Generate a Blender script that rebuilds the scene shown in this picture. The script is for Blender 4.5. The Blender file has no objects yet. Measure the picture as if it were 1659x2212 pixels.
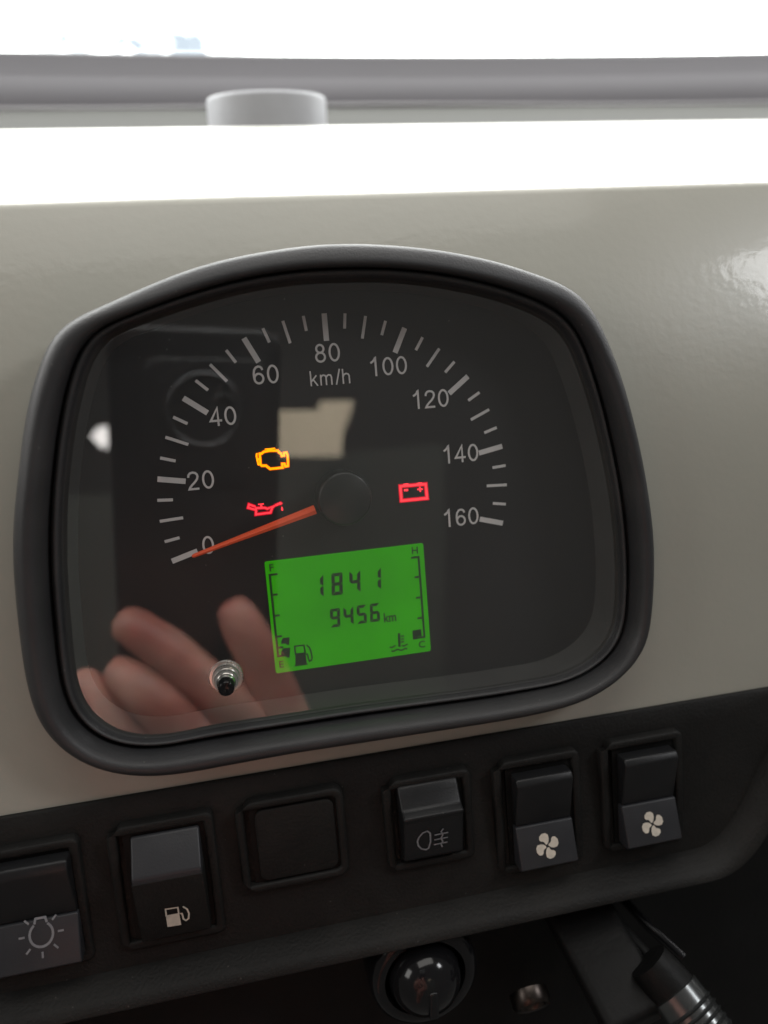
import bpy, bmesh, math, random
from mathutils import Matrix, Vector
random.seed(7)
sc = bpy.context.scene
PI = math.pi
# ---------------------------------------------------------------- scale and frame
# All measures are in dial radii (1.0 = 38 mm) in the frame of the dial: x right, z up along
# the dial, y away from the driver.  S turns them into metres; the whole cab is then leaned
# back by TILT, as the dashboard leans in the vehicle.
S = 0.038
TILT = Matrix.Rotation(math.radians(-24), 4, 'X')
# camera pose (dial frame), measured from the circle of tick marks
CX = Vector((0.97647589, -0.20094045, -0.07821617))
CY = Vector((-0.1063048, -0.13302575, -0.98539507))
CZ = Vector((0.18760096, 0.97052928, -0.15125737))
CAM = Vector((-0.58582, -4.30549935, 0.53815647))

cd = bpy.data.cameras.new('camera')
cam = bpy.data.objects.new('camera', cd)
sc.collection.objects.link(cam)
m = Matrix((CX, -CY, -CZ)).transposed().to_4x4()
m.translation = CAM * S
cam.matrix_world = TILT @ m
cd.sensor_fit = 'HORIZONTAL'; cd.sensor_width = 36.0; cd.lens = 36.02
cd.clip_start = 0.002; cd.clip_end = 60
cd.dof.use_dof = True; cd.dof.focus_distance = 4.25 * S; cd.dof.aperture_fstop = 11.5
sc.camera = cam
sc.view_settings.view_transform = 'Standard'
sc.view_settings.look = 'None'
sc.view_settings.exposure = 0.0

# world: the dim light that wanders about inside the closed cab
w = bpy.data.worlds.new('World'); sc.world = w; w.use_nodes = True
bg = w.node_tree.nodes['Background']
bg.inputs[0].default_value = (0.95, 0.93, 0.88, 1); bg.inputs[1].default_value = 0.118

def area(name, loc, target, sx, sy, power, col=(1, 1, 1), spread=PI):
    ld = bpy.data.lights.new(name, 'AREA'); ld.shape = 'RECTANGLE'
    ld.size = sx * S; ld.size_y = sy * S; ld.energy = power; ld.color = col; ld.spread = spread
    o = bpy.data.objects.new(name, ld); sc.collection.objects.link(o)
    d = (Vector(target) - Vector(loc)).normalized()
    mm = d.to_track_quat('-Z', 'Y').to_matrix().to_4x4(); mm.translation = Vector(loc) * S
    o.matrix_world = TILT @ mm
    return o
SKY = 9.5
# the side window whose edge glints on the right of the dashboard face (mirror direction of that spot)
_p = Vector((2.62, 0.10, 1.02)); _n = Vector((0, -1, 0.19 * 1.52)).normalized(); _d = (_p - CAM).normalized()
_r = _d - 2 * _d.dot(_n) * _n
area('side_window_light', _p + _r * 20 + Vector((2.2, 1.0, 0)), _p, 4.0, 4.4, 1.7, (0.97, 0.98, 1.0))
area('left_window_light', (-22, -9, 9), (0, 0, 0), 8, 10, 1.6, (1.0, 0.98, 0.94))
area('headliner_fill', (1, -8, 17), (0, 0, 0), 18, 8, 1.8, (1.0, 0.97, 0.92))  # unseen fill lamp added for light bounced off the headliner

# ---------------------------------------------------------------- helpers
def px(x, y, Y=0.0):
    """point of the plane y=Y measured at a spot of the photograph (1659 x 2212)"""
    d = CX * ((x - 829.5) / 1660) + CY * ((y - 1106) / 1660) + CZ
    s = (Y - CAM.y) / d.y
    return CAM + d * s
def pxz(x, y, Y=0.0):
    v = px(x, y, Y); return (v.x, v.z)

col = sc.collection
ORG = {}
def root_of(o):
    while o.parent: o = o.parent
    return o
def thing(name, label, cat, loc=(0, 0, 0), group=None):
    o = bpy.data.objects.new(name, None); col.objects.link(o)
    o.empty_display_size = 0.005
    o.location = Vector(loc) * S; o['label'] = label; o['category'] = cat
    if group: o['group'] = group
    return o
def world_loc(o):
    v = Vector((0, 0, 0))
    while o: v += o.location; o = o.parent
    return v
def obj(name, bm, mat, parent=None, smooth=False, label=None):
    me = bpy.data.meshes.new(name)
    off = world_loc(parent) if parent else Vector((0, 0, 0))
    for v in bm.verts: v.co = v.co * S - off
    bmesh.ops.recalc_face_normals(bm, faces=bm.faces)
    bm.to_mesh(me); bm.free()
    if smooth:
        me.polygons.foreach_set('use_smooth', [True] * len(me.polygons))
        try: me.set_sharp_from_angle(angle=math.radians(smooth if smooth > 1 else 40))
        except Exception: pass
    me.materials.append(mat)
    o = bpy.data.objects.new(name, me); col.objects.link(o)
    if parent: o.parent = parent
    if label: o['label'] = label
    return o
def structure(o, kind='structure'):
    o['kind'] = kind; return o

def loft(loops, closed=True, cap0=False, cap1=False, bm=None):
    bm = bm or bmesh.new()
    rows = [[bm.verts.new(p) for p in lp] for lp in loops]
    n = len(rows[0])
    for a, b in zip(rows, rows[1:]):
        for i in range(n if closed else n - 1):
            j = (i + 1) % n
            bm.faces.new((a[i], a[j], b[j], b[i]))
    if cap0: bm.faces.new(rows[0])
    if cap1: bm.faces.new(rows[-1])
    return bm
def lathe(prof, c, n=48, axis='Y', bm=None, cap1=True, mat3=None):
    """prof: (radius, along); along the axis from centre c"""
    loops = []
    for r, a in prof:
        lp = []
        for i in range(n):
            t = 2 * PI * i / n
            v = Vector((r * math.cos(t), a, r * math.sin(t)))
            if axis == 'Z': v = Vector((r * math.cos(t), r * math.sin(t), a))
            if mat3: v = mat3 @ v
            lp.append(Vector(c) + v)
        loops.append(lp)
    return loft(loops, True, False, cap1, bm)
def sheet(poly, Y, bm=None):
    bm = bm or bmesh.new()
    bm.faces.new([bm.verts.new((x, Y, z)) for x, z in poly]); return bm
def prism(poly, y0, y1, bm=None, bev=0.0, seg=2):
    b = bmesh.new()
    a = [b.verts.new((x, y0, z)) for x, z in poly]; c = [b.verts.new((x, y1, z)) for x, z in poly]
    n = len(poly)
    b.faces.new(a); b.faces.new(c[::-1])
    for i in range(n): b.faces.new((a[i], a[(i + 1) % n], c[(i + 1) % n], c[i]))
    bmesh.ops.recalc_face_normals(b, faces=b.faces)
    if bev: bmesh.ops.bevel(b, geom=list(b.edges), offset=bev, segments=seg, affect='EDGES', profile=0.6)
    return merge(bm, b)
def merge(bm, b):
    if bm is None: return b
    me = bpy.data.meshes.new('tmp'); b.to_mesh(me); b.free(); bm.from_mesh(me); bpy.data.meshes.remove(me)
    return bm
def rr(x0, x1, z0, z1, r, n=5):
    out = []
    for cx, cz, a0 in ((x1 - r, z1 - r, 0), (x0 + r, z1 - r, 90), (x0 + r, z0 + r, 180), (x1 - r, z0 + r, 270)):
        for i in range(n + 1):
            a = math.radians(a0 + 90 * i / n); out.append((cx + r * math.cos(a), cz + r * math.sin(a)))
    return out
def ring3(pts, Y): return [Vector((x, Y, z)) for x, z in pts]
def stroke(pts, wd, Y, closed=False, bm=None):
    """flat mitred line of width wd on the plane y=Y"""
    bm = bm or bmesh.new()
    P = [Vector(p) for p in pts]; n = len(P); L = []; Rr = []
    for i in range(n):
        a = P[i - 1] if (i > 0 or closed) else None
        b = P[(i + 1) % n] if (i < n - 1 or closed) else None
        d0 = (P[i] - a).normalized() if a is not None else None
        d1 = (b - P[i]).normalized() if b is not None else None
        if d0 is None: d0 = d1
        if d1 is None: d1 = d0
        t = (d0 + d1)
        t = t.normalized() if t.length > 1e-6 else d0
        nn = Vector((-t.y, t.x)); c = max(0.45, nn.dot(Vector((-d0.y, d0.x))))
        L.append(P[i] + nn * wd / 2 / c); Rr.append(P[i] - nn * wd / 2 / c)
    vl = [bm.verts.new((p.x, Y, p.y)) for p in L]; vr = [bm.verts.new((p.x, Y, p.y)) for p in Rr]
    for i in range(n if closed else n - 1):
        j = (i + 1) % n; bm.faces.new((vl[i], vl[j], vr[j], vr[i]))
    return bm
def circ(cx, cz, r, n=24, a0=0, a1=360):
    full = abs(a1 - a0) >= 360
    m_ = n if full else n + 1
    return [(cx + r * math.cos(math.radians(a0 + (a1 - a0) * i / n)), cz + r * math.sin(math.radians(a0 + (a1 - a0) * i / n))) for i in range(m_)]
def text(name, s, cx, cz, h, Y, mat, parent, wide=1.0, bold=0.0, label=None):
    """flat lettering, capital height h, centred on (cx, cz)"""
    cu = bpy.data.curves.new('t', 'FONT'); cu.body = s; cu.size = 1.0; cu.offset = bold; cu.resolution_u = 4
    o = bpy.data.objects.new('t', cu); col.objects.link(o)
    dg = bpy.context.evaluated_depsgraph_get(); me = bpy.data.meshes.new_from_object(o.evaluated_get(dg))
    bpy.data.objects.remove(o)
    cap = 0.727
    xs = [v.co.x for v in me.vertices]; mx = (min(xs) + max(xs)) / 2
    k = h / cap
    off = world_loc(parent)
    for v in me.vertices:
        x, y = v.co.x, v.co.y
        v.co = Vector((cx + (x - mx) * k * wide, Y, cz + (y - cap / 2) * k)) * S - off
    me.name = name; me.materials.clear(); me.materials.append(mat)
    t = bpy.data.objects.new(name, me); col.objects.link(t); t.parent = parent
    if label: t['label'] = label
    return t
def tube(path, rad, n=14, bm=None, cap=True):
    """round tube along 3-D points, rad a number or a list"""
    P = [Vector(p) for p in path]; loops = []
    up = Vector((0.13, 0.9, 0.31))
    for i, p in enumerate(P):
        d = (P[min(i + 1, len(P) - 1)] - P[max(i - 1, 0)]).normalized()
        a = d.cross(up).normalized(); b = d.cross(a).normalized()
        r = rad[i] if isinstance(rad, (list, tuple)) else rad
        loops.append([p + a * r * math.cos(2 * PI * k / n) + b * r * math.sin(2 * PI * k / n) for k in range(n)])
    return loft(loops, True, cap, cap, bm)

# ---------------------------------------------------------------- materials
def mat(name, c, rough=0.5, metal=0.0, spec=0.5, var=0.0, vscale=200, bump=0.0, bscale=1500, coat=0.0, coatr=0.1, emit=None, es=1.0, sss=0.0, dust=0.0):
    M_ = bpy.data.materials.new(name); M_.use_nodes = True; nt = M_.node_tree; N = nt.nodes; L = nt.links
    b = N['Principled BSDF']
    b.inputs['Base Color'].default_value = (*c, 1); b.inputs['Roughness'].default_value = rough
    b.inputs['Metallic'].default_value = metal; b.inputs['Specular IOR Level'].default_value = spec
    b.inputs['Coat Weight'].default_value = coat; b.inputs['Coat Roughness'].default_value = coatr
    if sss:
        b.inputs['Subsurface Weight'].default_value = sss; b.inputs['Subsurface Radius'].default_value = (0.006, 0.002, 0.001)
        b.inputs['Subsurface Scale'].default_value = 1.0
    tc = N.new('ShaderNodeTexCoord')
    if var:
        nz = N.new('ShaderNodeTexNoise'); nz.inputs['Scale'].default_value = vscale; nz.inputs['Detail'].default_value = 6
        L.new(tc.outputs['Object'], nz.inputs['Vector'])
        mr = N.new('ShaderNodeMapRange'); mr.inputs[1].default_value = 0.25; mr.inputs[2].default_value = 0.75
        mr.inputs[3].default_value = 1 - var; mr.inputs[4].default_value = 1 + var
        L.new(nz.outputs['Fac'], mr.inputs[0])
        vm = N.new('ShaderNodeVectorMath'); vm.operation = 'SCALE'; vm.inputs[0].default_value = c
        L.new(mr.outputs[0], vm.inputs['Scale']); L.new(vm.outputs[0], b.inputs['Base Color'])
        r2 = N.new('ShaderNodeMapRange'); r2.inputs[1].default_value = 0.25; r2.inputs[2].default_value = 0.75
        r2.inputs[3].default_value = rough * (1 - var * 0.7); r2.inputs[4].default_value = min(1, rough * (1 + var * 0.7))
        L.new(nz.outputs['Fac'], r2.inputs[0]); L.new(r2.outputs[0], b.inputs['Roughness'])
    if dust:                                     # stray specks of dust and faint scuffs
        vo = N.new('ShaderNodeTexVoronoi'); vo.inputs['Scale'].default_value = 260; L.new(tc.outputs['Object'], vo.inputs['Vector'])
        lt = N.new('ShaderNodeMath'); lt.operation = 'LESS_THAN'; lt.inputs[1].default_value = 0.045; L.new(vo.outputs['Distance'], lt.inputs[0])
        n3 = N.new('ShaderNodeTexNoise'); n3.inputs['Scale'].default_value = 35; n3.inputs['Detail'].default_value = 8; L.new(tc.outputs['Object'], n3.inputs['Vector'])
        r3 = N.new('ShaderNodeMapRange'); r3.inputs[1].default_value = 0.45; r3.inputs[2].default_value = 0.75; r3.inputs[4].default_value = 0.12 * dust
        L.new(n3.outputs['Fac'], r3.inputs[0])
        ad = N.new('ShaderNodeMath'); ad.operation = 'MULTIPLY_ADD'; ad.inputs[1].default_value = 0.5 * dust
        L.new(lt.outputs[0], ad.inputs[0]); L.new(r3.outputs[0], ad.inputs[2])
        mc = N.new('ShaderNodeMix'); mc.data_type = 'RGBA'; L.new(ad.outputs[0], mc.inputs[0])
        mc.inputs[7].default_value = (0.22, 0.21, 0.19, 1)
        if var: L.new(vm.outputs[0], mc.inputs[6])
        else: mc.inputs[6].default_value = (*c, 1)
        L.new(mc.outputs[2], b.inputs['Base Color'])
    if bump:
        n2 = N.new('ShaderNodeTexNoise'); n2.inputs['Scale'].default_value = bscale; n2.inputs['Detail'].default_value = 3
        L.new(tc.outputs['Object'], n2.inputs['Vector'])
        bp = N.new('ShaderNodeBump'); bp.inputs['Strength'].default_value = bump; bp.inputs['Distance'].default_value = 0.0003
        L.new(n2.outputs['Fac'], bp.inputs['Height']); L.new(bp.outputs[0], b.inputs['Normal'])
        if coat: L.new(bp.outputs[0], b.inputs['Coat Normal'])
    if emit:
        b.inputs['Emission Color'].default_value = (*emit, 1); b.inputs['Emission Strength'].default_value = es
    return M_
def glass(name, ior=1.5, rough=0.0, tint=(1, 1, 1), smudge=False):
    M_ = bpy.data.materials.new(name); M_.use_nodes = True; nt = M_.node_tree; N = nt.nodes; L = nt.links
    N.remove(N['Principled BSDF']); out = N['Material Output']
    tr = N.new('ShaderNodeBsdfTransparent'); tr.inputs[0].default_value = (*tint, 1)
    gl = N.new('ShaderNodeBsdfGlossy'); gl.inputs['Roughness'].default_value = rough
    fr = N.new('ShaderNodeFresnel'); ge = N.new('ShaderNodeNewGeometry'); im = N.new('ShaderNodeMapRange')
    im.inputs[3].default_value = ior; im.inputs[4].default_value = 1 / ior      # same mirror share from either side
    L.new(ge.outputs['Backfacing'], im.inputs[0]); L.new(im.outputs[0], fr.inputs[0])
    mx = N.new('ShaderNodeMixShader')
    L.new(fr.outputs[0], mx.inputs[0]); L.new(tr.outputs[0], mx.inputs[1]); L.new(gl.outputs[0], mx.inputs[2])
    last = mx
    if smudge:                                   # a thin film of dust on the lens
        df = N.new('ShaderNodeBsdfDiffuse'); df.inputs[0].default_value = (0.5, 0.48, 0.45, 1)
        tc = N.new('ShaderNodeTexCoord'); nz = N.new('ShaderNodeTexNoise'); nz.inputs['Scale'].default_value = 60
        nz.inputs['Detail'].default_value = 8; L.new(tc.outputs['Object'], nz.inputs['Vector'])
        vo = N.new('ShaderNodeTexVoronoi'); vo.inputs['Scale'].default_value = 420; L.new(tc.outputs['Object'], vo.inputs['Vector'])
        lt = N.new('ShaderNodeMath'); lt.operation = 'LESS_THAN'; lt.inputs[1].default_value = 0.035; L.new(vo.outputs['Distance'], lt.inputs[0])
        wn = N.new('ShaderNodeMath'); wn.operation = 'GREATER_THAN'; wn.inputs[1].default_value = 0.6; L.new(nz.outputs['Fac'], wn.inputs[0])
        ml = N.new('ShaderNodeMath'); ml.operation = 'MULTIPLY'; L.new(lt.outputs[0], ml.inputs[0]); L.new(wn.outputs[0], ml.inputs[1])
        mr = N.new('ShaderNodeMapRange'); mr.inputs[3].default_value = 0.002; mr.inputs[4].default_value = 0.016; L.new(nz.outputs['Fac'], mr.inputs[0])
        m3 = N.new('ShaderNodeMath'); m3.operation = 'MULTIPLY_ADD'; m3.inputs[1].default_value = 0.5
        L.new(ml.outputs[0], m3.inputs[0]); L.new(mr.outputs[0], m3.inputs[2])
        m2 = N.new('ShaderNodeMixShader'); L.new(m3.outputs[0], m2.inputs[0]); L.new(mx.outputs[0], m2.inputs[1]); L.new(df.outputs[0], m2.inputs[2]); last = m2
    L.new(last.outputs[0], out.inputs[0])
    return M_
def emission(name, c, s):
    M_ = bpy.data.materials.new(name); M_.use_nodes = True; nt = M_.node_tree
    nt.nodes.remove(nt.nodes['Principled BSDF'])
    e = nt.nodes.new('ShaderNodeEmission'); e.inputs[0].default_value = (*c, 1); e.inputs[1].default_value = s
    nt.links.new(e.outputs[0], nt.nodes['Material Output'].inputs[0]); return M_

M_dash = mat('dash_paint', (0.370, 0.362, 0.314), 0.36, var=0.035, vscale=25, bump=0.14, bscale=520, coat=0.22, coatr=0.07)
M_bezel = mat('bezel_plastic', (0.027, 0.0272, 0.0295), 0.48, var=0.12, vscale=120, bump=0.25, bscale=2600, dust=0.6)
M_mask = mat('housing_plastic', (0.026, 0.026, 0.026), 0.6, var=0.15, vscale=90)
M_dial = mat('dial_print', (0.014, 0.014, 0.0145), 0.5, var=0.1, vscale=150)
M_print = mat('white_print', (0.72, 0.71, 0.70), 0.6, var=0.05, vscale=300)
M_sprint = mat('grey_switch_print', (0.20, 0.205, 0.22), 0.6, var=0.2, vscale=900)
M_cprint = mat('cream_switch_print', (0.60, 0.55, 0.47), 0.6, var=0.12, vscale=900)
M_hub = mat('hub_plastic', (0.018, 0.018, 0.018), 0.35, var=0.1)
M_needle = mat('needle_orange', (0.75, 0.095, 0.03), 0.45, emit=(1.0, 0.10, 0.02), es=0.10)
M_panel = mat('black_panel_plastic', (0.0095, 0.0092, 0.0088), 0.58, spec=0.22, var=0.12, vscale=150, bump=0.55, bscale=1500, dust=0.35)
M_switch = mat('switch_plastic', (0.010, 0.0105, 0.0118), 0.4, spec=0.35, var=0.1, vscale=200, bump=0.10, bscale=2500, dust=0.35)
M_switch2 = mat('lit_facet_plastic', (0.026, 0.027, 0.031), 0.42, spec=0.4, var=0.1, vscale=200, bump=0.10, bscale=2500, dust=0.35)  # paler copy of the switch plastic: light on up-tilted facets put into colour
M_gloss = mat('gloss_black_plastic', (0.008, 0.008, 0.009), 0.13, spec=0.35, var=0.2, vscale=80)
M_dark = mat('dark_trim', (0.0055, 0.0055, 0.0055), 0.55, spec=0.18, var=0.2, vscale=60, bump=0.3, bscale=900)
M_chrome = mat('chrome', (0.72, 0.70, 0.67), 0.28, metal=1.0, var=0.1, vscale=300)
M_brass = mat('dull_brass', (0.06, 0.05, 0.045), 0.35, metal=1.0, var=0.2, vscale=200)
M_silver = mat('silver_paint', (0.43, 0.43, 0.46), 0.55, metal=0.05, spec=0.3, var=0.04)
M_frame = mat('frame_grey_paint', (0.152, 0.145, 0.156), 0.8, spec=0.1, var=0.05, vscale=12)
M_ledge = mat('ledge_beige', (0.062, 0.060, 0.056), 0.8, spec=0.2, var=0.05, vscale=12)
M_lens = glass('clear_lens', 2.05, 0.0, (0.97, 0.97, 0.97), True)
M_pane = glass('windscreen_glass', 1.5, 0.0, (0.93, 0.97, 0.95))
M_seg = mat('lcd_segment', (0.012, 0.04, 0.012), 0.6)
M_amber = emission('amber_lamp', (1.0, 0.26, 0.0), 2.6)
M_red = emission('red_halo', (1.0, 0.01, 0.04), 0.65)  # dim emission painting the glow around the red symbols
M_ambdim = emission('amber_halo', (1.0, 0.16, 0.0), 0.55)  # dim emission painting the glow around the amber symbol
M_rpale = emission('red_lamp_core', (1.0, 0.04, 0.055), 1.8)
M_skin = mat('skin', (0.62, 0.32, 0.25), 0.4, var=0.35, vscale=60, bump=0.9, bscale=380, sss=0.15)
M_nail = mat('nail', (0.70, 0.42, 0.34), 0.25)
M_phone = mat('phone_back', (0.012, 0.0125, 0.014), 0.35, coat=0.3)
M_phring = mat('phone_trim', (0.09, 0.09, 0.095), 0.3, metal=0.6)
M_wall = mat('cab_lining', (0.045, 0.048, 0.041), 0.8, var=0.1, vscale=8)

# LCD: back-lit, brightness varying at random
def lcd_mat():
    M_ = bpy.data.materials.new('lcd_backlight'); M_.use_nodes = True; nt = M_.node_tree; N = nt.nodes; L = nt.links
    b = N['Principled BSDF']; b.inputs['Base Color'].default_value = (0.01, 0.05, 0.004, 1); b.inputs['Roughness'].default_value = 0.4; b.inputs['Specular IOR Level'].default_value = 0.1
    tc = N.new('ShaderNodeTexCoord'); nz = N.new('ShaderNodeTexNoise'); nz.inputs['Scale'].default_value = 45; nz.inputs['Detail'].default_value = 3
    L.new(tc.outputs['Object'], nz.inputs['Vector'])
    mr = N.new('ShaderNodeMapRange'); mr.inputs[3].default_value = 0.13; mr.inputs[4].default_value = 0.31
    L.new(nz.outputs['Fac'], mr.inputs[0]); L.new(mr.outputs[0], b.inputs['Emission Strength'])
    b.inputs['Emission Color'].default_value = (0.085, 1.0, 0.0, 1)
    return M_
M_lcd = lcd_mat()

# sky seen through the windscreen: burnt-out white with one faint blue patch near the horizon
def sky_mat():
    M_ = bpy.data.materials.new('sky_glow'); M_.use_nodes = True; nt = M_.node_tree; N = nt.nodes; L = nt.links
    N.remove(N['Principled BSDF'])
    e = N.new('ShaderNodeEmission'); L.new(e.outputs[0], N['Material Output'].inputs[0])
    # one faint blue smear of far cloud near the horizon, left of the middle
    def on_sky(x, y):
        d = (CX * ((x - 829.5) / 1660) + CY * ((y - 1106) / 1660) + CZ).normalized()
        k = -CAM.dot(d) + math.sqrt(CAM.dot(d) ** 2 + 3600 - CAM.length_squared); return (CAM + d * k) * S
    a_, b_ = on_sky(20, 118), on_sky(560, 48)
    tc = N.new('ShaderNodeTexCoord'); sp_ = N.new('ShaderNodeSeparateXYZ'); L.new(tc.outputs['Object'], sp_.inputs[0])
    nz = N.new('ShaderNodeTexNoise'); nz.inputs['Scale'].default_value = 26; nz.inputs['Detail'].default_value = 5; L.new(tc.outputs['Object'], nz.inputs['Vector'])
    def band(sock, lo, hi, soft):
        c_, h_ = (lo + hi) / 2, abs(hi - lo) / 2
        s1 = N.new('ShaderNodeMath'); s1.operation = 'SUBTRACT'; s1.inputs[1].default_value = c_; L.new(sock, s1.inputs[0])
        s2 = N.new('ShaderNodeMath'); s2.operation = 'ABSOLUTE'; L.new(s1.outputs[0], s2.inputs[0])
        s3 = N.new('ShaderNodeMapRange'); s3.inputs[1].default_value = h_; s3.inputs[2].default_value = h_ * soft; L.new(s2.outputs[0], s3.inputs[0]); return s3.outputs[0]
    bx_ = band(sp_.outputs['X'], a_.x, b_.x, 0.7); bz_ = band(sp_.outputs['Z'], a_.z, b_.z, 0.5)
    m1 = N.new('ShaderNodeMath'); m1.operation = 'MULTIPLY'; L.new(bx_, m1.inputs[0]); L.new(bz_, m1.inputs[1])
    r_ = N.new('ShaderNodeMapRange'); r_.inputs[1].default_value = 0.30; r_.inputs[2].default_value = 0.50; L.new(nz.outputs['Fac'], r_.inputs[0])
    m2 = N.new('ShaderNodeMath'); m2.operation = 'MULTIPLY'; L.new(m1.outputs[0], m2.inputs[0]); L.new(r_.outputs[0], m2.inputs[1])
    mc = N.new('ShaderNodeMix'); mc.data_type = 'RGBA'; L.new(m2.outputs[0], mc.inputs[0])
    mc.inputs[6].default_value = (SKY, SKY * 0.985, SKY * 0.97, 1); mc.inputs[7].default_value = (0.78, 0.87, 1.0, 1)
    L.new(mc.outputs[2], e.inputs[0]); e.inputs[1].default_value = 1.0
    return M_
M_sky = sky_mat()
M_hill = mat('distant_hill', (0.5, 0.6, 0.8), 0.9)

# ---------------------------------------------------------------- setting: sky, windscreen, frame
RS = 60.0
def skyp(az, el, r=RS):
    return Vector((r * math.sin(az) * math.cos(el), r * math.cos(az) * math.cos(el), r * math.sin(el)))
loops = []
for j in range(17):
    el = math.radians(14 + 66 * j / 16)
    loops.append([skyp(math.radians(-84 + 168 * i / 24), el) for i in range(25)])
sky = obj('sky', loft(loops, False), M_sky, smooth=80); structure(sky)

# windscreen frame and the ledge under it (behind the dashboard top, out of focus)
wf = thing('scuttle_panel', 'blurred lilac grey scuttle panel running across below the white glare', 'scuttle', (0, 3.9, 3.2))
Yf = 5.2
zt = lambda x: px(x, 112, Yf).z
xs = [-7 + 20 * i / 40 for i in range(41)]
z_top = px(830, 114, Yf).z; z_mid = px(830, 176, Yf).z; z_bot = px(830, 236, Yf - 0.4).z
prof = [(Yf + 1.2, z_top - 0.2), (Yf + 0.25, z_top - 0.02), (Yf + 0.08, z_top), (Yf, z_top - 0.06), (Yf - 0.06, z_mid + 0.02), (Yf - 0.10, z_mid), (Yf - 0.16, z_mid - 0.02), (Yf - 0.4, z_bot), (Yf - 0.4, z_bot - 1.6)]
def zoff(x): return -0.012 * math.sin(x * 0.5) - (0.0 if x > 0 else 0.01 * x)
obj('frame_rail', loft([[Vector((x, y, z + (0.05 * ((x - 1) / 5) ** 2 if z > z_mid - .1 else 0))) for x in xs] for y, z in prof], False), M_frame, wf, 50)
z0 = px(830, 238, Yf - 0.45).z; z1 = px(830, 300, 3.4).z
seal = tube([(x, Yf - 0.43, z_bot + 0.02 + 0.01 * math.sin(x)) for x in xs], 0.03, 8)
obj('rubber_seal', seal, mat('grey_rubber', (0.30, 0.29, 0.30), 0.7), wf, 60)

ws = thing('windscreen', 'clear windscreen pane full of white glare across the top edge', 'windscreen', (0, 5.6, 5.5))
pane = bmesh.new(); 
xx = [-9 + 22 * i / 20 for i in range(21)]
loft([[Vector((x, Yf + 0.4 - t * 1.9 + 0.004 * (x - 2) ** 2 * -1, z_top - 0.3 + t * 7.0)) for x in xx] for t in (0, .25, .5, .75, 1.0)], False, bm=pane)
obj('pane', pane, M_pane, ws, 80)

# ---------------------------------------------------------------- dashboard
dash = thing('dashboard', 'glossy greige dashboard with rolled top edge around the dark gauge housing', 'dashboard', (0, 0, -1.6))
def yface(z):
    return -0.17 + 0.095 * max(0, z + 0.5) ** 2
prof = [(yface(-2.2) + 0.3, -2.2)]
prof = []
for i in range(40):
    z = -1.75 + (1.655 + 1.75) * i / 39; prof.append((yface(z), z))
# rolled edge and then the top, nearly level in the cab
y0, z0 = prof[-1]
a0 = math.atan2(1, 0.19 * 2.155)             # direction of travel along the face
r = 0.13; ang0 = a0; ang1 = math.radians(24.5)
cx_, cz_ = y0 + r * math.sin(ang0), z0 - r * math.cos(ang0)
for i in range(1, 13):
    a = ang0 + (ang1 - ang0) * i / 12
    prof.append((cx_ - r * math.sin(a), cz_ + r * math.cos(a)))
y1_, z1_ = prof[-1]
YR = 2.7; ZR = px(830, 279, YR).z
for i in range(1, 14):
    t = i / 14; prof.append((y1_ + (YR - 0.25 - y1_) * t, z1_ + (ZR - 0.055 - z1_) * t))
prof += [(YR - 0.2, ZR - 0.045), (YR - 0.14, ZR - 0.01), (YR - 0.05, ZR), (YR + 0.01, ZR - 0.03), (YR + 0.04, ZR - 0.12), (YR + 0.1, ZR - 0.8)]
xs = [-5.5 + 3.5 * i / 10 for i in range(10)] + [-2.0 + 4.3 * i / 86 for i in range(86)] + [2.3 + 7.2 * i / 20 for i in range(21)]
DASH_ROWS = [[Vector((x, y, z)) for x in xs] for y, z in prof]
# ledge that closes the gap between dashboard and windscreen
zl = px(830, 262, YR + 1.2).z
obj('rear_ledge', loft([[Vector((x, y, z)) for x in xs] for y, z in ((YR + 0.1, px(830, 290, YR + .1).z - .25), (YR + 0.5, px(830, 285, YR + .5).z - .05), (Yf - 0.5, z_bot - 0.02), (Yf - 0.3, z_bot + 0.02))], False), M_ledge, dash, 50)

# silver knob standing behind the dashboard top
Yk = 3.7
kc = px(582, 300, Yk); kr = (px(709, 250, Yk) - px(455, 250, Yk)).length / 2
zr_ = px(582, 196, Yk - kr * 0.4).z - kc.z + 0.03
knob = thing('silver_knob', 'rounded silver knob standing behind the dashboard top edge', 'knob', kc)
up = Matrix.Rotation(math.radians(13), 3, 'X')
pr_ = [(kr * 0.9, -1.0), (kr * 1.0, -0.6), (kr, zr_ - 0.075), (kr * 0.993, zr_ - 0.055), (kr * 0.98, zr_ - 0.042), (kr * 0.95, zr_ - 0.034), (kr * 0.6, zr_ - 0.02), (kr * 0.3, zr_ - 0.012), (0.02, zr_ - 0.01)]
obj('knob_cap', lathe(pr_, kc, 64, 'Z', mat3=up), M_silver, knob, 60)
obj('knob_collar', lathe([(kr * 1.12, -1.2), (kr * 1.12, -0.75), (kr * 1.05, -0.7), (kr * 0.9, -0.7)], kc, 64, 'Z', mat3=up, cap1=False), M_frame, knob, 50)

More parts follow.
